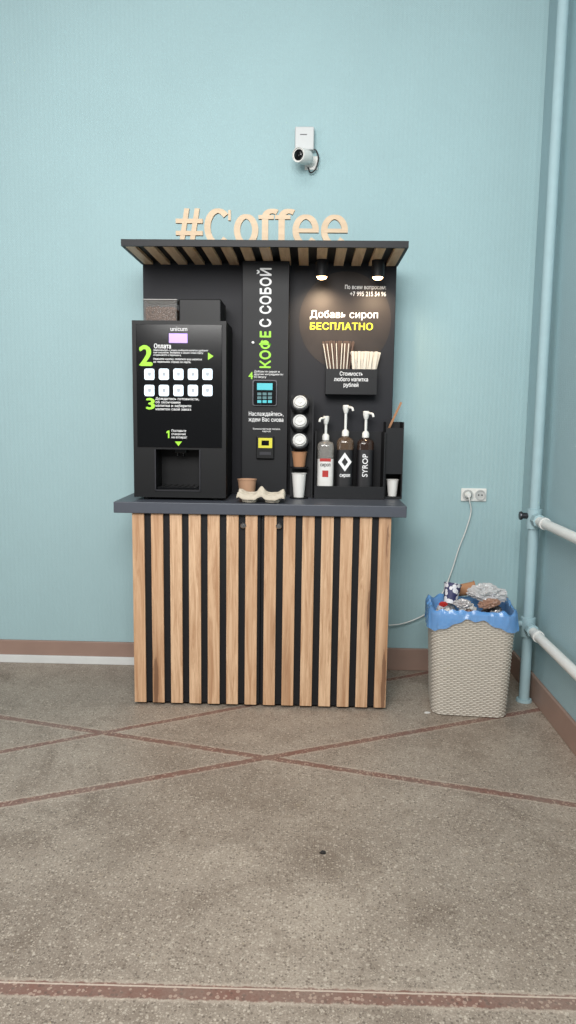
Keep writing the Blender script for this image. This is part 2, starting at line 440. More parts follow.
# spotlights
for i, (px, py) in enumerate(((322, 268), (378, 268))):
    c = P(px, py, -.33); z1 = 2.1838
    lab = ['black spotlight with warm glow under the canopy beside the payment column', 'black spotlight with warm glow under the right end of the canopy'][i]
    t = thing('spotlight', (c.x, -.33, z1), lab, 'spotlight', 'spotlights under the canopy')
    T = Matrix.Translation((c.x, -.33, 0))
    MB().lathe([(0, z1), (.03, z1), (.031, z1 - .002), (.031, z1 - .080), (.027, z1 - .080), (.026, z1 - .067), (0, z1 - .067)], 28, T).build('housing', M_black, t, smooth=30)
    MB().lathe([(0, z1 - .0675), (.025, z1 - .0675), (.0255, z1 - .080), (.021, z1 - .088), (.011, z1 - .092), (0, z1 - .093)], 24, T).build('bulb', M_bulb, t, smooth=50)
    ld = bpy.data.lights.new('warm_spot', 'SPOT'); ld.energy = 9 if i == 0 else 5.5; ld.color = (1, .76, .5); ld.spot_size = R_(124); ld.spot_blend = .95; ld.shadow_soft_size = .02
    lo = bpy.data.objects.new('warm_spot', ld); COL.objects.link(lo); lo.parent = t; lo.location = (0, 0, -.116)
    lo.rotation_euler = (R_(34), 0, 0)

# ------------------------------------------------------------------ coffee machine
MF = -.535
mx0, mx1 = P(133, 410, MF).x, P(226, 410, MF).x
mz1 = P(180, 320, MF).z
mc = thing('coffee_machine', ((mx0 + mx1) / 2, -.38, ZT), 'tall black coffee vending machine with rows of lit buttons on the worktop', 'coffee machine')
hx0, hx1, hz0, hz1 = P(155.5, 470, MF).x, P(200, 470, MF).x, P(178, 489.5, MF).z, P(178, 449.5, MF).z
b = MB()
b.box(mx0 + .004, mx1 - .004, -.38, -.22, ZT + .012, mz1)
b.frame(mx0 + .004, mx1 - .004, ZT + .012, mz1, hx0, hx1, hz0, hz1, MF + .029, -.38)
b.build('body', M_mach, mc)
d = MB().frame(mx0, mx1, ZT + .014, mz1 - .003, hx0, hx1, hz0, hz1, MF, MF + .028).build('door', M_mach, mc)
for x in (mx0 + .05, mx1 - .05):
    for y in (-.47, -.26): MB().lathe([(0, 0), (.02, 0), (.018, .012), (0, .012)], 16, Matrix.Translation((x, y, ZT))).build('foot', M_black, mc)
gx0, gx1, gz0, gz1 = P(137, 400, MF).x, P(222, 400, MF).x, P(180, 447.5, MF).z, P(180, 324.5, MF).z
MB().box(gx0, gx1, MF - .004, MF - .0002, gz0, gz1, .0015).build('front_panel', M_gloss, mc)
MT = MF - .0042
k = MB(); xm = (hx0 + hx1) / 2
k.box(xm - .03, xm + .03, MF + .07, -.382, hz1 - .022, hz1 - .001, .004)
for s in (-.014, .014): k.cyl((xm + s, MF + .09, hz1 - .02), (xm + s, MF + .09, hz1 - .036), .006, 12)
k.build('spout', M_gloss, mc)
k = MB()
k.box(hx0 + .002, hx1 - .002, MF + .015, -.382, hz0 + .001, hz0 + .010, .001)
for i in range(7):
    xa = hx0 + .02 + (hx1 - hx0 - .04) * i / 6; k.box(xa - .004, xa + .004, MF + .02, -.39, hz0 + .010, hz0 + .013)
k.build('drip_tray', M_gloss, mc)
k = MB()
for xa in (hx0, hx1): k.box(xa - .003, xa + .003, MF - .005, MF - .0003, hz0 - .008, hz1, .001)
k.box(hx0 - .003, hx1 + .003, MF - .005, MF - .0003, hz0 - .008, hz0 - .003)
k.build('niche_surround', M_dmetal, mc)
HY = -.46
hz = mz1 + .0005; hz2 = P(160, 299, HY).z
ax0, ax1 = P(143.5, 310, HY).x, P(177, 310, HY).x
h = MB().box(ax0, ax1, HY, -.30, hz, hz2 - .006, .003).build('hopper', M_smoke, mc)
bl_ = hz + (hz2 - hz) * .6
k = MB().box(ax0 + .008, ax1 - .008, HY + .018, -.31, hz + .003, bl_ - .010)
for i in range(330):
    if i < 210: p = Vector((random.uniform(ax0 + .013, ax1 - .013), HY + random.uniform(.011, .018), random.uniform(hz + .009, bl_)))
    else: p = Vector((random.uniform(ax0 + .013, ax1 - .013), random.uniform(HY + .013, -.314), bl_ + random.uniform(-.008, .006)))
    t2 = bmesh.new(); bmesh.ops.create_icosphere(t2, subdivisions=2, radius=.0095)
    k.add(t2, Matrix.Translation(p) @ Matrix.Rotation(random.uniform(0, 3), 4, 'Y') @ Matrix.Diagonal((1.15, .8, .72, 1)))
o = k.build('coffee_beans', M_beans, h, smooth=60); o['kind'] = 'stuff'
MB().box(ax0 - .002, ax1 + .002, HY - .003, -.297, hz2 - .0055, hz2, .002).build('hopper_lid', mat('hopper_rim', (150, 147, 144), .3), mc)
bx0, bx1 = P(179, 310, -.44).x, P(221, 310, -.44).x
MB().box(bx0, bx1, -.44, -.235, hz, P(200, 299, -.44).z, .005).build('hood', M_mach, mc)
text('unicum', 170.5, 326.8, 187.2, 331, MT, M_wprint, mc, 0)
def plate(nm, x0, y0, x1, y1, y, m, parent, th=.003, bev=.002, rnd=0):
    a = P((x0 + x1) / 2, (y0 + y1) / 2, y); s = (P(x1, y0, y) - P(x0, y0, y)).x / 2; v = (P(x0, y0, y) - P(x0, y1, y)).z / 2
    if rnd: return MB().rplate(a.x - s, a.x + s, y - th, y - .0001, a.z - v, a.z + v, rnd).build(nm, m, parent)
    return MB().box(a.x - s, a.x + s, y - th, y - .0001, a.z - v, a.z + v, bev).build(nm, m, parent)
plate('screen', 169, 333.5, 187.5, 343, MT, M_screen, mc, .002, .0008)
text('2', 139, 345, 152.5, 366, MT, M_green, mc, .04)
text('Оплата', 154, 343.5, 171, 348.5, MT, M_wprint, mc, .024)
text('Ознакомьтесь с меню, выберите напиток удобным\nвам способом. Выберите в нашем меню карту\nи приложите к терминалу.', 153.5, 349.3, 208, 356.5, MT, M_wprint, mc, .012)
text('Нажмите кнопку, оплатите ваш напиток\nна терминале справа по карте.', 153.5, 358, 202, 363.5, MT, M_wprint, mc, .012)
def poly(pts, parent, y, m=M_green, nm='arrow_mark', th=.0012):
    return MB().prism([(P(a, b, y).x, P(a, b, y).z) for a, b in pts], y - th, y).build(nm, m, parent)
poly([(208, 352.5), (208, 360), (213.5, 356.2)], mc, MT)
M_icon = mat('button_icon', (150, 156, 164), .5, emis=(160, 168, 176), es=.3)
for r in range(2):
    for q in range(5):
        cx_ = 149.5 + 14.5 * q; cy_ = 374.3 + 16.2 * r
        bt = plate('button', cx_ - 5, cy_ - 5.6, cx_ + 5, cy_ + 5.6, MT, M_button, mc, .004, 0, .009)
        yb_ = MT - .0041
        poly([(cx_ - 1.8, cy_ - 2.0), (cx_ + 1.8, cy_ - 2.0), (cx_ + 1.3, cy_ + 1.6), (cx_ - 1.3, cy_ + 1.6)], bt, yb_, M_icon, 'cup_icon', .0006)
        poly([(cx_ - 2.6, cy_ + 3.1), (cx_ + 2.6, cy_ + 3.1), (cx_ + 2.6, cy_ + 3.6), (cx_ - 2.6, cy_ + 3.6)], bt, yb_, M_icon, 'caption_bar', .0006)
text('3', 146, 398, 155, 409.5, MT, M_green, mc, .04)
text('Дождитесь готовности,\nоб окончании\nнапитка и заберите\nнапиток свой заказ', 155.5, 397.5, 199, 410.5, MT, M_wprint, mc, .012)
poly([(168, 430.5), (169.4, 430.5), (169.4, 438), (168, 438), (168, 432.6), (166.6, 433.3), (166.6, 431.8)], mc, MT, M_green, 'lettering')
text('Поставьте\nстаканчик\nна аппарат', 171.5, 429.5, 187, 439, MT, M_wprint, mc, .01)
poly([(175, 441.5), (182, 441.5), (178.5, 446)], mc, MT)

# ------------------------------------------------------------------ payment column
CY = -.30
cx0, cx1 = P(242, 380, CY).x, P(288, 380, CY).x
pc = thing('payment_column', ((cx0 + cx1) / 2, -.24, ZT), 'black payment column with vertical lettering between coffee machine and syrup shelf', 'payment column')
MB().box(cx0, cx1, CY, BY - .0005, ZT, 2.1835, .002).build('housing', M_black, pc)
text('КОФЕ', 259, 331, 271.5, 368, CY, M_green, pc, .036, vert=True)
text('С СОБОЙ', 256.5, 268, 271.5, 327, CY, M_wprint, pc, .034, vert=True)
MB().lathe([(0, 0), (.008, 0), (.008, .006), (0, .008)], 20, Matrix.Translation(P(253, 343, CY)) @ Matrix.Rotation(R_(90), 4, 'X')).build('lock', M_metal, pc, smooth=30)
text('4', 248.5, 372, 253, 379, CY, M_green, pc, .03)
text('Добавьте сироп и\nдругие ингредиенты\nпо вкусу', 254, 370.5, 283, 378.5, CY, M_wprint, pc, .012)
tm = plate('card_terminal', 252.5, 380, 277, 406, CY, M_dmetal, pc, .012, 0, .010)
plate('face', 253.5, 381, 276, 405, CY - .012, M_gloss, tm, .002, 0, .009)
plate('screen', 257, 383.2, 272.5, 390, CY - .014, M_cyan, tm, .001, .0003)
for r in range(3):
    for q in range(3):
        plate('key', 257.3 + 5.3 * q, 392.6 + 3.8 * r, 261.3 + 5.3 * q, 395.3 + 3.8 * r, CY - .014, M_cyan if r == 2 else M_key, tm, .0015, .0004)
text('Наслаждайтесь,\nждем Вас снова', 248.5, 411.5, 283.5, 422.5, CY, M_wprint, pc, .016, 'CENTER')
text('Бесконтактная оплата\nкартой', 253, 428, 280, 432.5, CY, M_wprint, pc, .01, 'CENTER')
rd = plate('card_reader', 256.5, 436, 274, 458.5, CY, M_mach, pc, .022, .003)
plate('screen', 258.3, 438, 272.2, 448, CY - .022, mat('yellow_screen', (196, 190, 50), .4, emis=(200, 192, 50), es=.3), rd, .001, .0003)
plate('symbol', 261.5, 440.5, 269, 445.5, CY - .0231, M_gloss, rd, .0006, .0001)
plate('slot', 259.5, 452, 271, 455, CY - .022, M_dmetal, rd, .0015, .0005)

# ------------------------------------------------------------------ price box on the board
KY = -.295
kx0, kx1 = P(325.5, 382, KY).x, P(377, 382, KY).x
kz0, kz1, kzf = P(350, 394.5, KY).z, P(350, 369, KY).z, P(350, 377, KY).z
pb = thing('holder_box', ((kx0 + kx1) / 2, -.24, kz0), 'black open holder box fixed to the board below the yellow lettering', 'holder box')
k = MB()
k.box(kx0, kx1, KY, BY - .0015, kz0, kzf, .001)
k.box(kx0, kx1, KY, KY + .006, kzf, kz1); k.box(kx0, kx1, BY - .0075, BY - .0015, kzf, kz1 + .06)
for xx in (kx0, kx1 - .006): k.box(xx, xx + .006, KY + .006, BY - .0075, kzf, kz1)
xmid = (kx0 + kx1) / 2
k.box(xmid - .003, xmid + .003, KY + .006, BY - .0075, kzf, kz1)
k.build('box', M_black, pb)
text('Стоимость\nлюбого напитка\nрублей', 334, 371.5, 368, 388, KY, M_wprint, pb, .014, 'CENTER')
def place_flat(nm, w, t, L, m, spots, labels, cat, group):
    base = None
    for i, (x, y, rx, ry) in enumerate(spots):
        if base is None:
            base = MB().box(-w / 2, w / 2, -t / 2, t / 2, 0, L, min(w, t) * .3).build(nm, m); o = base
        else: o = base.copy(); COL.objects.link(o)
        o.location = (x, y, kzf + .003); o.rotation_euler = (rx, ry, 0)
        tag(o, labels, cat, group)
NS = 35
sp = []
for i in range(NS):
    f = i / (NS - 1); row = (i * 2) % 5
    sp.append((kx0 + .016 + (xmid - kx0 - .03) * f, KY + .018 + .0165 * row, R_(-5 + row * 1.2), R_(-10 + 18 * f + random.uniform(-2.5, 2.5))))
place_flat('stirrer', .0072, .0024, .18, M_stick, [s for i, s in enumerate(sp) if i % 5], 'dark wrapped stirrer in the left half of the holder box', 'stirrer', 'dark stirrers in the holder box')
place_flat('paper_straw', .005, .005, .166, M_cream, [s for i, s in enumerate(sp) if i % 5 == 0], 'thin pale wrapped straw among dark stirrers in the holder box', 'straw', 'pale straws in the holder box')
NS = 22; sp = []
for i in range(NS):
    f = i / (NS - 1); row = (i * 2) % 5
    sp.append((xmid + .015 + (kx1 - xmid - .030) * f, KY + .018 + .0165 * row, R_(-5 + row * 1.2), R_(-7 + 18 * f + random.uniform(-3, 3))))
place_flat('sugar_sachet', .0135, .0042, .128, M_cream, sp, 'pale sugar sachet standing in the right half of holder box', 'sugar sachet', 'sugar sachets in the holder box')

# ------------------------------------------------------------------ lid and cup rack
RY = -.385
rx0, rx1 = P(290, 450, RY).x, P(313, 450, RY).x
rz1 = P(300, 395, -.305).z
rk = thing('cup_rack', ((rx0 + rx1) / 2, -.32, ZT), 'narrow black tiered rack holding lids and paper cups beside syrup shelf', 'rack')
def zc(py): return P(300, py, RY).z
rxm = P(300, 450, RY).x
k = MB()
k.box(rx0, rx1, -.3085, -.3015, ZT, rz1)
k.box(rx1 - .006, rx1, RY + .012, -.3085, ZT, rz1 - .01)
k.build('frame', M_black, rk)
tr, lr = .0465, .034
Mrot = Matrix.Rotation(R_(64), 4, 'X')
lb = None
pitch = ('topmost', 'second', 'third')
for ti, pyc in enumerate((402.5, 421.5, 440.5)):
    c = Vector((rxm - .003, RY + .006, zc(pyc)))
    Mt = Matrix.Translation(c) @ Mrot
    MB().lathe([(lr + .003, -.045), (tr, -.045), (tr, 0), (tr - .003, .003), (lr + .003, .003), (lr + .003, -.045)], 40, Mt).build('tube_holder', M_black, rk, smooth=35)
    for q in range(3):
        if lb is None:
            lb = MB().lathe([(0, .010), (lr * .3, .010), (lr * .34, .006), (lr * .66, .006), (lr * .72, .013), (lr * .84, .013), (lr * .9, .004), (lr, .003), (lr, 0), (lr * .93, 0), (lr * .85, .009), (lr * .7, .004), (0, .004)], 30).build('cup_lid', M_lid, smooth=35); o = lb
        else: o = lb.copy(); COL.objects.link(o)
        o.location = Mt @ Vector((0, 0, .006 - .0145 * q)); o.rotation_euler = (R_(64), 0, 0)
        tag(o, 'white plastic cup lid in the %s round holder of the rack' % pitch[ti], 'cup lid', 'lids in the %s holder' % pitch[ti])
def cup_bm(rt, rb, h, M=None):
    return MB().lathe([(0, 0.004), (rb * .94, .004), (rb * .96, 0), (rb, 0), (rt, h - .004), (rt + .0025, h - .003), (rt + .0025, h), (rt - .001, h), (rt - .002, h - .006), (rb - .002, .008), (0, .008)], 32, M)
zsh = zc(467)
MB().lathe([(0, zsh - .007), (.047, zsh - .007), (.047, zsh - .0005), (0, zsh - .0005)], 36, Matrix.Translation((rxm - .003, RY + .03, 0))).build('shelf', M_black, rk, smooth=35)
MB().lathe([(0, ZT), (.047, ZT), (.047, ZT + .006), (0, ZT + .006)], 36, Matrix.Translation((rxm - .003, RY + .03, 0))).build('shelf', M_black, rk, smooth=35)
hk = (zc(449.5) - zsh) * .86
cup = tag(cup_bm(.0375, .028, hk).build('paper_cup', M_kraft, smooth=35), 'brown kraft paper cup on the shelf below the round lid holders', 'cup')
cup.location = (rxm - .003, RY + .03, zsh + .0005)
cup = tag(cup_bm(.036, .026, .122).build('paper_cup', M_paper, smooth=35), 'white paper cup on the lowest shelf of the black rack', 'cup')
cup.location = (rxm - .003, RY + .03, ZT + .0065)

# ------------------------------------------------------------------ syrup shelf
SY = -.365
sx0, sx1 = P(313.8, 489, SY).x + .002, P(384.5, 489, SY).x
slz = P(350, 486.5, SY).z; stz = P(350, 432, SY).z
ss = thing('syrup_shelf', ((sx0 + sx1) / 2, -.28, ZT), 'black open tray shelf holding three syrup bottles on the worktop', 'shelf')
k = MB()
BF = ZT + .03
k.box(sx0, sx1, SY, SY + .008, ZT, slz, .001); k.box(sx0, sx1, SY + .008, BY - .0005, ZT, BF)
k.box(sx0, sx1, BY - .009, BY - .001, BF, stz)
for xx in (sx0, sx1 - .007): k.box(xx, xx + .007, SY + .008, BY - .009, BF, stz, .001)
k.build('tray', M_black, ss)
M_l1 = mat('white_label', (220, 218, 214), .5); M_l2 = mat('dark_label', (20, 19, 22), .5)
bz = BF + .0005; by_ = -.29
specs = [(325.3, 440, 416, M_g1, M_l1, 'clear syrup bottle with white and red label at left end of tray', -1),
         (344.8, 436, 405, M_gm, M_l2, 'tallest syrup bottle with white diamond on black label in the tray middle', 1),
         (365, 437.5, 411, M_g2, M_l2, 'dark syrup bottle with vertical white lettering on black label at right in tray', 1)]
for bi, (px, pyn, pyt, gm, lm, lab, sdir) in enumerate(specs):
    xx = P(px, 460, by_).x; zn = P(px, pyn, by_).z; zt = P(px, pyt, by_).z
    t = thing('syrup_bottle', (xx, by_, bz), lab, 'bottle', 'syrup bottles in the tray'); T = Matrix.Translation((xx, by_, 0))
    hb = zn - bz; r = .0425
    MB().lathe([(0, bz), (r - .004, bz), (r, bz + .005), (r, bz + hb * .88), (r * .96, bz + hb * .92), (r * .8, bz + hb * .955), (r * .44, bz + hb * .98), (r * .38, zn), (0, zn)], 40, T, sq=1.6).build('body', gm, t, smooth=40)
    lo_, hi_ = ((.12, .64), (.06, .76), (.04, .78))[bi]
    lb_ = MB().lathe([(r + .0006, bz + hb * lo_), (r + .0006, bz + hb * hi_)], 24, T, R_(195), R_(345), sq=1.6).build('label', lm, t, smooth=60)
    MB().lathe([(0, zn), (.018, zn), (.018, zn + .022), (.011, zn + .032), (0, zn + .032)], 24, T).build('collar', M_white, t, smooth=35)
    k = MB().cyl((xx, by_, zn + .03), (xx, by_, zt - .02), .007, 14)
    k.lathe([(0, zt - .042), (.009, zt - .042), (.012, zt - .034), (.0165, zt - .018), (.0165, zt - .004), (.013, zt), (0, zt)], 22, T)
    k.tube([(xx, by_, zt - .012), (xx + .018 * sdir, by_ - .022, zt - .012), (xx + .03 * sdir, by_ - .034, zt - .016), (xx + .034 * sdir, by_ - .038, zt - .03)], .006, 12)
    k.build('pump', M_white, t, smooth=40)
    yl = by_ - r - .0008
    if bi == 0:
        plate('red_band', px - 5.5, 458.5, px + 5.5, 461.5, yl, M_red, lb_, .001, .0003)
        text('сироп', px - 5, 463.5, px + 5, 467.5, yl, M_l2, lb_, .03); plate('emblem', px - 3, 470.5, px + 3, 477, yl, M_red, lb_, .001, .0003)
    elif bi == 1:
        poly([(px, 452.5), (px + 6.8, 462), (px, 471.5), (px - 6.8, 462)], lb_, yl, M_wprint, 'emblem')
        poly([(px, 457.5), (px + 3.2, 462), (px, 466.5), (px - 3.2, 462)], lb_, yl - .0013, M_l2, 'emblem', .0006)
        text('сироп', px - 5.2, 474, px + 5.2, 478, yl, M_wprint, lb_, .03)
    else:
        text('SYROP', px - 2.8, 454, px + 2.8, 477, yl, M_wprint, lb_, .015, vert=True)
# side pocket
QY = -.33
qx0, qx1 = sx1 + .003, P(403, 460, QY).x
qz1 = P(394, 422, QY).z
sp_ = thing('side_pocket', ((qx0 + qx1) / 2, -.26, ZT), 'tall black pocket box at the right end of the board', 'box')
qo0, qo1 = ZT + .012, P(392, 474, QY).z
k = MB()
k.box(qx0, qx1, QY, BY - .001, ZT, ZT + .012)
k.box(qx0, qx0 + .005, QY, BY - .001, qo0, qz1); k.box(qx1 - .005, qx1, QY, BY - .001, qo0, qz1)
k.box(qx0 + .005, qx1 - .005, BY - .008, BY - .001, qo0, qz1)
k.box(qx0 + .005, qx1 - .005, QY, QY + .006, qo1, qz1 - .03)
k.build('box', M_black, sp_)
qr = min(.03, (qx1 - qx0 - .012) / 2 - .003)
pcup = tag(cup_bm(qr, qr * .72, .085).build('paper_cup', M_paper, smooth=35), 'small white paper cup in the opening of the side pocket', 'cup')
pcup.location = ((qx0 + qx1) / 2, QY + .04, ZT + .0125)
st = tag(MB().box(-.0055, .0055, -.0015, .0015, 0, .17, .0007).build('wooden_stirrer', M_kraft), 'brown wooden stick leaning out of the side pocket', 'stirrer')
st.location = (qx0 + .013, -.24, qz1 - .055); st.rotation_euler = (0, R_(24), 0)

# ------------------------------------------------------------------ things lying on the worktop
t = bmesh.new(); N = 90
cx_ = P(261.5, 495, -.53).x; cw, cdp = .228, .17
bmesh.ops.create_grid(t, x_segments=N, y_segments=N, size=.5)
for v in t.verts:
    u, w = v.co.x, v.co.y
    def g_(cx, cy, s): return math.exp(-(((u - cx) / s) ** 2 + ((w - cy) / s) ** 2))
    z = .038 + .036 * g_(0, 0, .085)
    for a_ in (-.46, .46): z += .022 * g_(a_, 0, .085) + .02 * g_(0, a_, .085)
    for a_ in (-.46, .46):
        for b_ in (-.46, .46): z += .014 * g_(a_, b_, .09)
    for sx in (-.24, .24):
        for sy in (-.24, .24):
            dd = math.hypot(u - sx, w - sy) / .19
            if dd < 1: z -= .034 * min(1, (1 - dd * dd) * 2.4)
    e = max(abs(u), abs(w))
    if e > .47: z -= (e - .47) / .03 * .022
    z += .003 * noise.noise(Vector((u * 12, w * 12, 3)))
    v.co = Vector((cx_ + u * cw, -.53 + w * cdp, ZT + max(.003, z)))
cr = MB().add(t).build('cup_carrier', M_pulp, loc=(cx_, -.53, ZT), smooth=60)
md = cr.modifiers.new('shell', 'SOLIDIFY'); md.thickness = .0025; md.offset = 0
tag(cr, 'beige moulded pulp cup carrier lying at the front of worktop', 'cup carrier')
kc = tag(cup_bm(.047, .037, .096).build('paper_cup', mat('pale_kraft', (178, 140, 112), .8), smooth=35), 'short kraft paper cup standing behind the pulp cup carrier', 'cup')
kc.location = (P(247, 485, -.385).x, -.385, ZT + .0002)

# ------------------------------------------------------------------ surveillance camera
a = P(304.5, 138, -.05)
jb = thing('junction_box', (a.x, 0, a.z), 'square grey plastic junction box on the wall above the camera', 'junction box')
MB().box(a.x - .05, a.x + .05, -.04, -.0002, a.z - .058, a.z + .058, .006).build('box', M_boxgrey, jb)
MB().box(a.x - .049, a.x + .049, -.05, -.0402, a.z - .057, a.z + .057, .005).build('cover', M_boxgrey, jb)
plate('printed_plate', 300, 134, 307, 135, -.0502, M_dmetal, jb, .0006, .0001)
k0 = P(309, 160.5, -.03)
sc = thing('surveillance_camera', (k0.x, 0, k0.z), 'small white bullet surveillance camera on the wall, pointing left', 'surveillance camera')
dr = Vector((-.5, -.86, -.12)).normalized(); q = dr.to_track_quat('Z', 'Y').to_matrix().to_4x4()
s0 = Vector((k0.x - .004, -.055, k0.z + .004))
Mq = Matrix.Translation(s0) @ q
MB().lathe([(0, 0), (.028, 0), (.035, .008), (.037, .02), (.037, .098), (.035, .102), (.033, .102), (.032, .095), (0, .095)], 32, Mq).build('body', M_white, sc, smooth=35)
MB().lathe([(0, .0955), (.0265, .0955), (.0265, .098), (.02, .099), (.014, .103), (0, .105)], 28, Mq).build('lens', M_gloss, sc, smooth=35)
k = MB().box(k0.x - .022, k0.x + .046, -.0085, .0008, k0.z - .039, k0.z + .029, .002)
k.lathe([(0, .008), (.022, .008), (.012, .02), (0, .02)], 24, Matrix.Translation((k0.x + .012, -.0005, k0.z - .005)) @ Matrix.Rotation(R_(90), 4, 'X'))
k.cyl((k0.x + .012, -.012, k0.z - .005), s0 + dr * .02 + Vector((0, 0, -.004)), .013, 16); k.build('bracket', M_white, sc, smooth=35)
MB().tube([P(311, 150.5, -.03), P(315.5, 150, -.03), P(318.5, 158, -.03), P(315.5, 169, -.03), P(310.5, 172.5, -.03), P(308, 167, -.04)], .004, 10).build('cable', M_cable, sc, smooth=60)

# ------------------------------------------------------------------ socket
a = P(473.5, 494.7, 0)
so = thing('wall_socket', (a.x, 0, a.z), 'white double wall socket on the teal wall above the basket', 'socket')
MB().box(a.x - .07, a.x + .07, -.012, -.0005, a.z - .036, a.z + .036, .005).build('plate', M_white, so)
M_grey = mat('socket_grey', (186, 188, 186), .45)
for s in (-.034, .034):
    w = MB().lathe([(.026, 0), (.029, 0), (.029, .008), (.024, .008), (.022, .002), (0, .002)], 28, Matrix.Translation((a.x + s, -.0122, a.z)) @ Matrix.Rotation(R_(90), 4, 'X')).build('socket_well', M_grey, so, smooth=30)
    if s > 0:
        for e in (-.009, .009): MB().cyl((a.x + s + e, -.0143, a.z), (a.x + s + e, -.0155, a.z), .0042, 12).build('hole', M_cable, w)
pl = thing('power_cord', (a.x - .034, -.015, a.z), 'thin white power cord hanging from the wall socket to the cabinet', 'power cord')
k = MB().lathe([(0, 0), (.02, 0), (.02, .012), (.013, .024), (.011, .03), (0, .031)], 24, Matrix.Translation((a.x - .034, -.0145, a.z)) @ Matrix.Rotation(R_(90), 4, 'X'))
k.build('plug', M_white, pl, smooth=35)
pts = [Vector((a.x - .034, -.042, a.z - .004)), Vector((a.x - .030, -.045, a.z - .03)), P(471, 512, -.025), P(466, 530, -.02), P(459, 548, -.02), P(452, 570, -.02), P(443, 592, -.025), P(428, 612, -.03), P(408, 622, -.035), P(392, 625, -.04), Vector((.622, -.045, P(386, 625, -.04).z))]
MB().tube(pts, .0035, 8).build('cord', M_white, pl, smooth=60)

# ------------------------------------------------------------------ heating pipes
PXc, PYc, pr = 1.338, -.435, .026
rs = thing('heating_riser', (PXc, PYc, 0), 'tall teal painted heating riser pipe standing in the room corner', 'pipe')
zu = PX(556, 529, PXc).z; zl = PX(552, 650, PXc).z
k = MB().cyl((PXc, PYc, 0.0005), (PXc, PYc, 3.99), pr, 28); k.build('pipe', M_pipe, rs, smooth=40)
for z in (zu, zl):
    f = MB().lathe([(pr + .0005, z - .05), (pr + .01, z - .048), (pr + .01, z + .048), (pr + .0005, z + .05)], 24, Matrix.Translation((PXc, PYc, 0)))
    f.build('fitting', M_pipe, rs, smooth=35)
k = MB().lathe([(pr + .0005, 0), (pr + .014, 0), (pr + .012, .012), (pr + .0005, .014)], 24, Matrix.Translation((PXc, PYc, .0006))); k.build('floor_collar', M_pipe, rs, smooth=35)
for z in (zu, zl):
    v = MB().cyl((PXc - .03, PYc, z + .015), (PXc - .06, PYc, z + .015), .015, 14)
    v.lathe([(0, 0), (.02, 0), (.022, .006), (.02, .012), (0, .012)], 16, Matrix.Translation((PXc - .06, PYc, z + .015)) @ Matrix.Rotation(R_(-90), 4, 'Y')); v.build('valve', M_dmetal if z == zu else M_pipe, rs, smooth=35)
for z, lab in ((zu, 'white heating pipe along right wall, the higher of two'), (zl, 'white heating pipe along right wall, the lower of two')):
    y1 = PYc - pr - .011
    t = thing('heating_pipe', (PXc, y1, z), lab, 'pipe', 'heating pipes along the right wall')
    MB().cyl((PXc, y1, z), (PXc, -4.0, z), .023, 24).build('pipe', M_white, t, smooth=40)
    MB().lathe([(.0235, 0), (.032, 0), (.032, .05), (.027, .055), (.0235, .055)], 8, Matrix.Translation((PXc, y1 - .0005, z)) @ Matrix.Rotation(R_(90), 4, 'X')).build('nut', M_pipe, t)
    MB().lathe([(.0235, 0), (.029, 0), (.029, .03), (.0235, .03)], 20, Matrix.Translation((PXc, y1 - .11, z)) @ Matrix.Rotation(R_(90), 4, 'X')).build('nut', M_offwhite, t)
    br = MB().box(PXc - .006, XR - .0005, -1.2, -1.18, z - .028, z - .0235); br.box(PXc + .026, XR - .0005, -1.2, -1.18, z - .0235, z + .01); br.build('bracket', M_offwhite, t)

# ------------------------------------------------------------------ waste basket
def rrect(hw, hd, r, n):
    pts = []; per = 4 * (hw + hd - 2 * r) + 2 * math.pi * r
    for i in range(n):
        s = per * i / n
        L = [2 * (hw - r), math.pi * r / 2, 2 * (hd - r), math.pi * r / 2] * 2
        k = 0
        while s > L[k]: s -= L[k]; k += 1
        if k == 0: p = (-(hw - r) + s, -hd)
        elif k == 1: a = -math.pi / 2 + s / r; p = (hw - r + r * math.cos(a), -(hd - r) + r * math.sin(a))
        elif k == 2: p = (hw, -(hd - r) + s)
        elif k == 3: a = s / r; p = (hw - r + r * math.cos(a), hd - r + r * math.sin(a))
        elif k == 4: p = (hw - r - s, hd)
        elif k == 5: a = math.pi / 2 + s / r; p = (-(hw - r) + r * math.cos(a), hd - r + r * math.sin(a))
        elif k == 6: p = (-hw, hd - r - s)
        else: a = math.pi + s / r; p = (-(hw - r) + r * math.cos(a), -(hd - r) + r * math.sin(a))
        pts.append(Vector((p[0], p[1], 0)))
    return pts
HW0, HD0, HW1, HD1 = .174, .138, .194, .152
gc = (G(432, 714) + G(509, 720)) / 2
BC = Vector((gc.x + .008, gc.y + HD0, 0)); BH = .505
BM = Matrix.Translation(BC) @ Matrix.Rotation(R_(-5), 4, 'Z')
wb = thing('waste_basket', BC, 'beige woven plastic waste basket in the corner under the socket', 'waste basket')
NC, NR, SB = 76, 54, 4
n = NC * SB; m = NR * SB
t = bmesh.new(); rings = []
for j in range(m + 1):
    fz = j / m; hw = HW0 + (HW1 - HW0) * fz; hd = HD0 + (HD1 - HD0) * fz
    base = rrect(hw, hd, .05, n); ring = []
    for i in range(n):
        u = i / SB; v_ = j / SB; s = 1 if (int(u) + int(v_)) % 2 == 0 else -1
        b_ = s * .0022 * math.sin(math.pi * (u % 1)) * abs(math.sin(math.pi * (v_ % 1))) + .0035 * abs(math.sin(math.pi * v_))
        d = base[(i + 1) % n] - base[i - 1]; nn = Vector((d.y, -d.x, 0)).normalized()
        p = base[i] + nn * b_; p.z = .003 + (BH - .02) * fz; ring.append(t.verts.new(p))
    rings.append(ring)
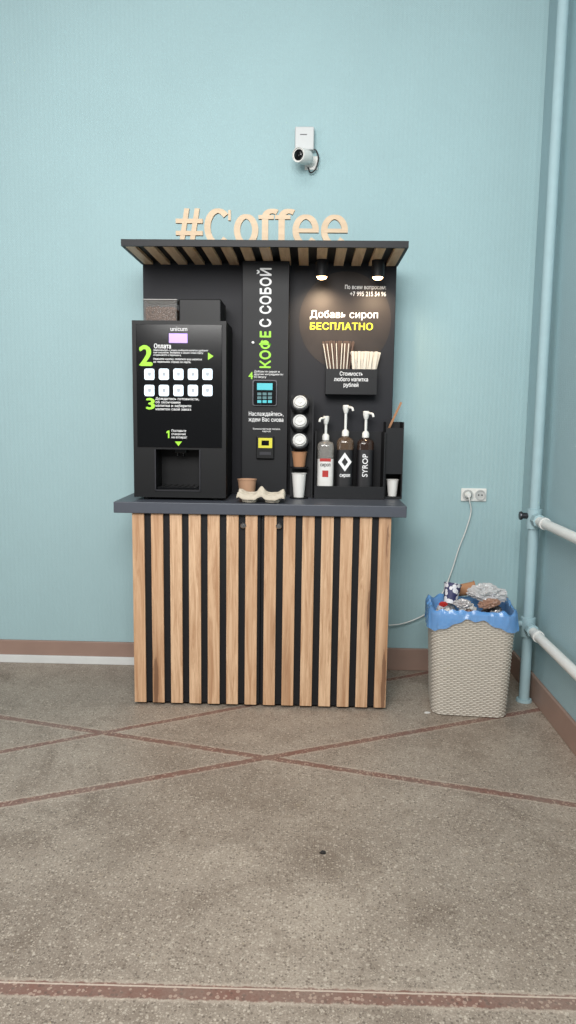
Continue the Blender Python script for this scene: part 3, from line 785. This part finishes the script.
for j in range(m):
    for i in range(n):
        q = (i + 1) % n
        fc = t.faces.new((rings[j][i], rings[j][q], rings[j + 1][q], rings[j + 1][i]))
        fc.material_index = 0 if ((i // SB) + (j // SB)) % 2 == 0 else 1
        if j % SB == 0 and i % SB in (0, 1): fc.material_index = 2  # solid faces coloured darker, painting in the shade of weave holes
t.faces.new(rings[0][::-1])
MB().add(t, BM).build('woven_body', [M_rattan, M_rattan2, mat('weave_hole_shade', (116, 107, 96), .8)], wb, smooth=50)
def loop_mesh(profile, n, r=.05):
    t = bmesh.new(); R = []
    for off, zf in profile:
        base = rrect(HW1 + off, HD1 + off, max(.02, r + off), n)
        R.append([t.verts.new(Vector((p.x, p.y, BH - .5 + (zf(p) if callable(zf) else zf)))) for p in base])
    for A, B in zip(R, R[1:]):
        for i in range(n): q = (i + 1) % n; t.faces.new((A[i], A[q], B[q], B[i]))
    return t, R
t, R = loop_mesh([(.001, .478), (.007, .48), (.008, .49), (.007, .50), (.0, .503), (-.006, .5), (-.006, .478)], 96)
bmesh.ops.recalc_face_normals(t, faces=t.faces[:]); MB().add(t, BM).build('rim', M_rattan, wb, smooth=50)
def hem(d, amp=1.0):
    def f(p):
        edge = min(1, max(0, (abs(p.x) - .04) / .14))
        drop = (.026 + .056 * edge) * d
        return .505 - drop + .022 * d * amp * noise.noise(Vector((p.x * 19, p.y * 19, 2)))
    return f
def top(z, a): return lambda p: z + a * noise.noise(Vector((p.x * 27, p.y * 27, 7)))
t, R = loop_mesh([(.0165, hem(1)), (.0155, hem(.8)), (.0145, hem(.6)), (.013, hem(.4)), (.012, hem(.15)), (.0105, top(.506, .004)), (.004, top(.518, .024)), (-.006, top(.518, .024)), (-.010, .49), (-.012, .44), (-.02, .39)], 220)
t.faces.new(R[-1])
for vv in t.verts:                                     # crinkles of loose film
    if vv.co.z < BH + .016 and (abs(vv.co.x) > HW1 + .0095 or abs(vv.co.y) > HD1 + .0095):
        f_ = 1 + .05 * max(0, .12 + (1 - 2.4 * abs(noise.noise(Vector((vv.co.x * 32, vv.co.y * 32, vv.co.z * 14))))) * .45)
        vv.co.x *= f_; vv.co.y *= f_
bmesh.ops.recalc_face_normals(t, faces=t.faces[:])
bl = MB().add(t, BM).build('bin_liner', M_liner, loc=BC + Vector((0, 0, .42)), smooth=40)
tag(bl, 'translucent blue bin liner folded over the rim of waste basket', 'bin liner')
LB = BH - .5 + .39
def crumple(name, label, cat, dx, dy, z, r, sc, seed, m, rot=0):
    """wrapper or film pressed together; r is the largest radius it reaches"""
    c = BM @ Vector((dx, dy, LB + z)); t = bmesh.new(); bmesh.ops.create_icosphere(t, subdivisions=5, radius=1); mx = 0
    for v in t.verts:
        d = v.co.normalized()
        k = 1 + .3 * noise.noise(d * 1.6 + Vector((seed, 0, 0))) + .42 * (1 - 2 * abs(noise.noise(d * 2.4 + Vector((0, seed, 0))))) + .16 * (1 - 2 * abs(noise.noise(d * 6 + Vector((seed, seed, 0)))))
        v.co = d * k; mx = max(mx, k)
    Mr = Matrix.Rotation(rot, 3, 'Y')
    for v in t.verts: v.co = Mr @ (Vector((v.co.x * sc[0], v.co.y * sc[1], v.co.z * sc[2])) * (r / mx)) + c
    return tag(MB().add(t).build(name, m, loc=c, smooth=22), label, cat)
def tilted_cup(label, dx, dy, z, rt, rb, h, rot, m, name='paper_cup', crush=0):
    o = cup_bm(rt, rb, h).build(name, m, smooth=35)
    if crush:
        for v in o.data.vertices:
            v.co.x *= 1 - crush * (.4 + .6 * v.co.z / h); v.co.y *= 1 + crush * .5
            v.co += Vector((.006 * noise.noise(v.co * 45), .006 * noise.noise(v.co * 45 + Vector((9, 0, 0))), 0))
    tag(o, label, 'cup'); o.location = BM @ Vector((dx, dy, LB + z)); o.rotation_euler = rot; return o
M_pat = NT('patterned_cup'); vo = M_pat.n('ShaderNodeTexVoronoi', Scale=42); M_pat.l(M_pat.coord(), vo.inputs['Vector'])
M_pat.l(M_pat.mix(M_pat.math('GREATER_THAN', vo.outputs['Distance'], .52), lin((222, 222, 226)), lin((50, 52, 92))), M_pat.b.inputs['Base Color'])
M_foil = mat('silver_film', (190, 185, 184), .25, metal=.4, var=.2, ns=9)
M_dark = mat('dark_wrapper', (60, 56, 58), .35)
M_brown = mat('brown_wrapper', (150, 116, 98), .35)
# lower layer
crumple('crumpled_paper', 'crumpled white paper at the front left of the rubbish', 'paper', -.112, -.066, .064, .06, (.95, .95, 1), 1.3, M_paper)
crumple('food_wrapper', 'crumpled brown wrapper at the front of the rubbish heap', 'wrapper', .0, -.068, .066, .062, (.88, .95, 1), 9.2, M_brown)
crumple('foil_wrapper', 'crumpled silvery wrapper at the front right of the basket', 'wrapper', .112, -.066, .066, .06, (.95, .95, 1.05), 7.7, M_foil)
crumple('paper_napkin', 'crumpled grey napkin at the back left of the basket', 'napkin', -.112, .06, .064, .06, (.95, .95, 1), 11.4, mat('grey_napkin', (190, 188, 190), .8))
crumple('dark_wrapper', 'crumpled black wrapper at the back right of the basket', 'wrapper', .112, .06, .068, .06, (.95, .95, 1.1), 3.9, M_dark)
crumple('crumpled_paper', 'crumpled white paper buried at the middle back of the basket', 'paper', 0, .06, .064, .06, (.9, .95, 1), 6.3, M_paper)
# upper layer
tilted_cup('white paper cup with dark blue pattern tilted on the rubbish', -.1, .0, .124, .042, .031, .1, (R_(-12), R_(16), .4), M_pat.m)
crumple('plastic_bag', 'large crumpled clear plastic bag on top of the rubbish heap', 'plastic bag', .078, .004, .183, .105, (1.08, .6, .52), 4.1, M_clear, R_(8))
tilted_cup('crushed kraft paper cup lying at the back of the rubbish', -.05, .112, .166, .034, .026, .085, (R_(80), R_(0), R_(90)), M_kraft, crush=.2)
crumple('food_package', 'crumpled brown food package at the front right of the rubbish', 'package', .07, -.1, .158, .052, (1.2, .6, .55), 15.2, M_brown, R_(-10))
crumple('foil_wrapper', 'silvery film scrap in front of the patterned cup', 'wrapper', -.05, -.1, .152, .044, (1.15, .7, .6), 12.7, M_foil)
crumple('snack_wrapper', 'small crumpled red wrapper at the left of rubbish', 'wrapper', -.14, -.085, .142, .022, (1.1, .8, .7), 2.2, M_red)

# scraps on the floor
def scrap(px, py, r, label, m, seed):
    c = G(px, py); t = bmesh.new(); pts = [t.verts.new(c + Vector((r * (1 + .4 * noise.noise(Vector((i, seed, 0)))) * math.cos(i * .9), r * .7 * math.sin(i * .9), .0008))) for i in range(7)]
    f = t.faces.new(pts); e = bmesh.ops.extrude_face_region(t, geom=[f])
    for g in e['geom']:
        if isinstance(g, bmesh.types.BMVert): g.co.z += .002 + .004 * abs(noise.noise(g.co * 60))
    bmesh.ops.recalc_face_normals(t, faces=t.faces[:])
    tag(MB().add(t).build('paper_scrap', m, loc=c), label, 'paper scrap')
scrap(427, 713, .014, 'tiny white paper scrap on the floor left of basket', M_paper, 1.7)
scrap(323, 853, .012, 'tiny dark scrap lying on the open terrazzo floor', M_cable, 4.4)

# ------------------------------------------------------------------ light
w = bpy.data.worlds.new('world'); S.world = w; w.use_nodes = True
w.node_tree.nodes['Background'].inputs[0].default_value = (.95, .97, 1, 1); w.node_tree.nodes['Background'].inputs[1].default_value = .24
def area(name, loc, to, sx, sy, e, col, spread=180):
    l = bpy.data.lights.new(name, 'AREA'); l.shape = 'RECTANGLE'; l.size = sx; l.size_y = sy; l.energy = e; l.color = col; l.spread = R_(spread)
    o = bpy.data.objects.new(name, l); COL.objects.link(o); o.location = loc
    o.rotation_euler = (Vector(to) - Vector(loc)).to_track_quat('-Z', 'Y').to_euler(); return o
area('window_light', (-.3, -4.5, 3.0), (-.15, 0, 1.5), 2.2, 1.4, 128, (1, .985, .965), 150)
area('ceiling_light', (-.3, -2.5, 3.95), (-.3, -2.3, 0), 1.4, 1.4, 34, (1, .98, .95))
area('side_fill_light', (-3.0, -3.6, 2.0), (1.4, -.9, 1.4), 1.2, 1.6, 26, (1, .99, .98))  # added weak fill from the left, brightens the right wall
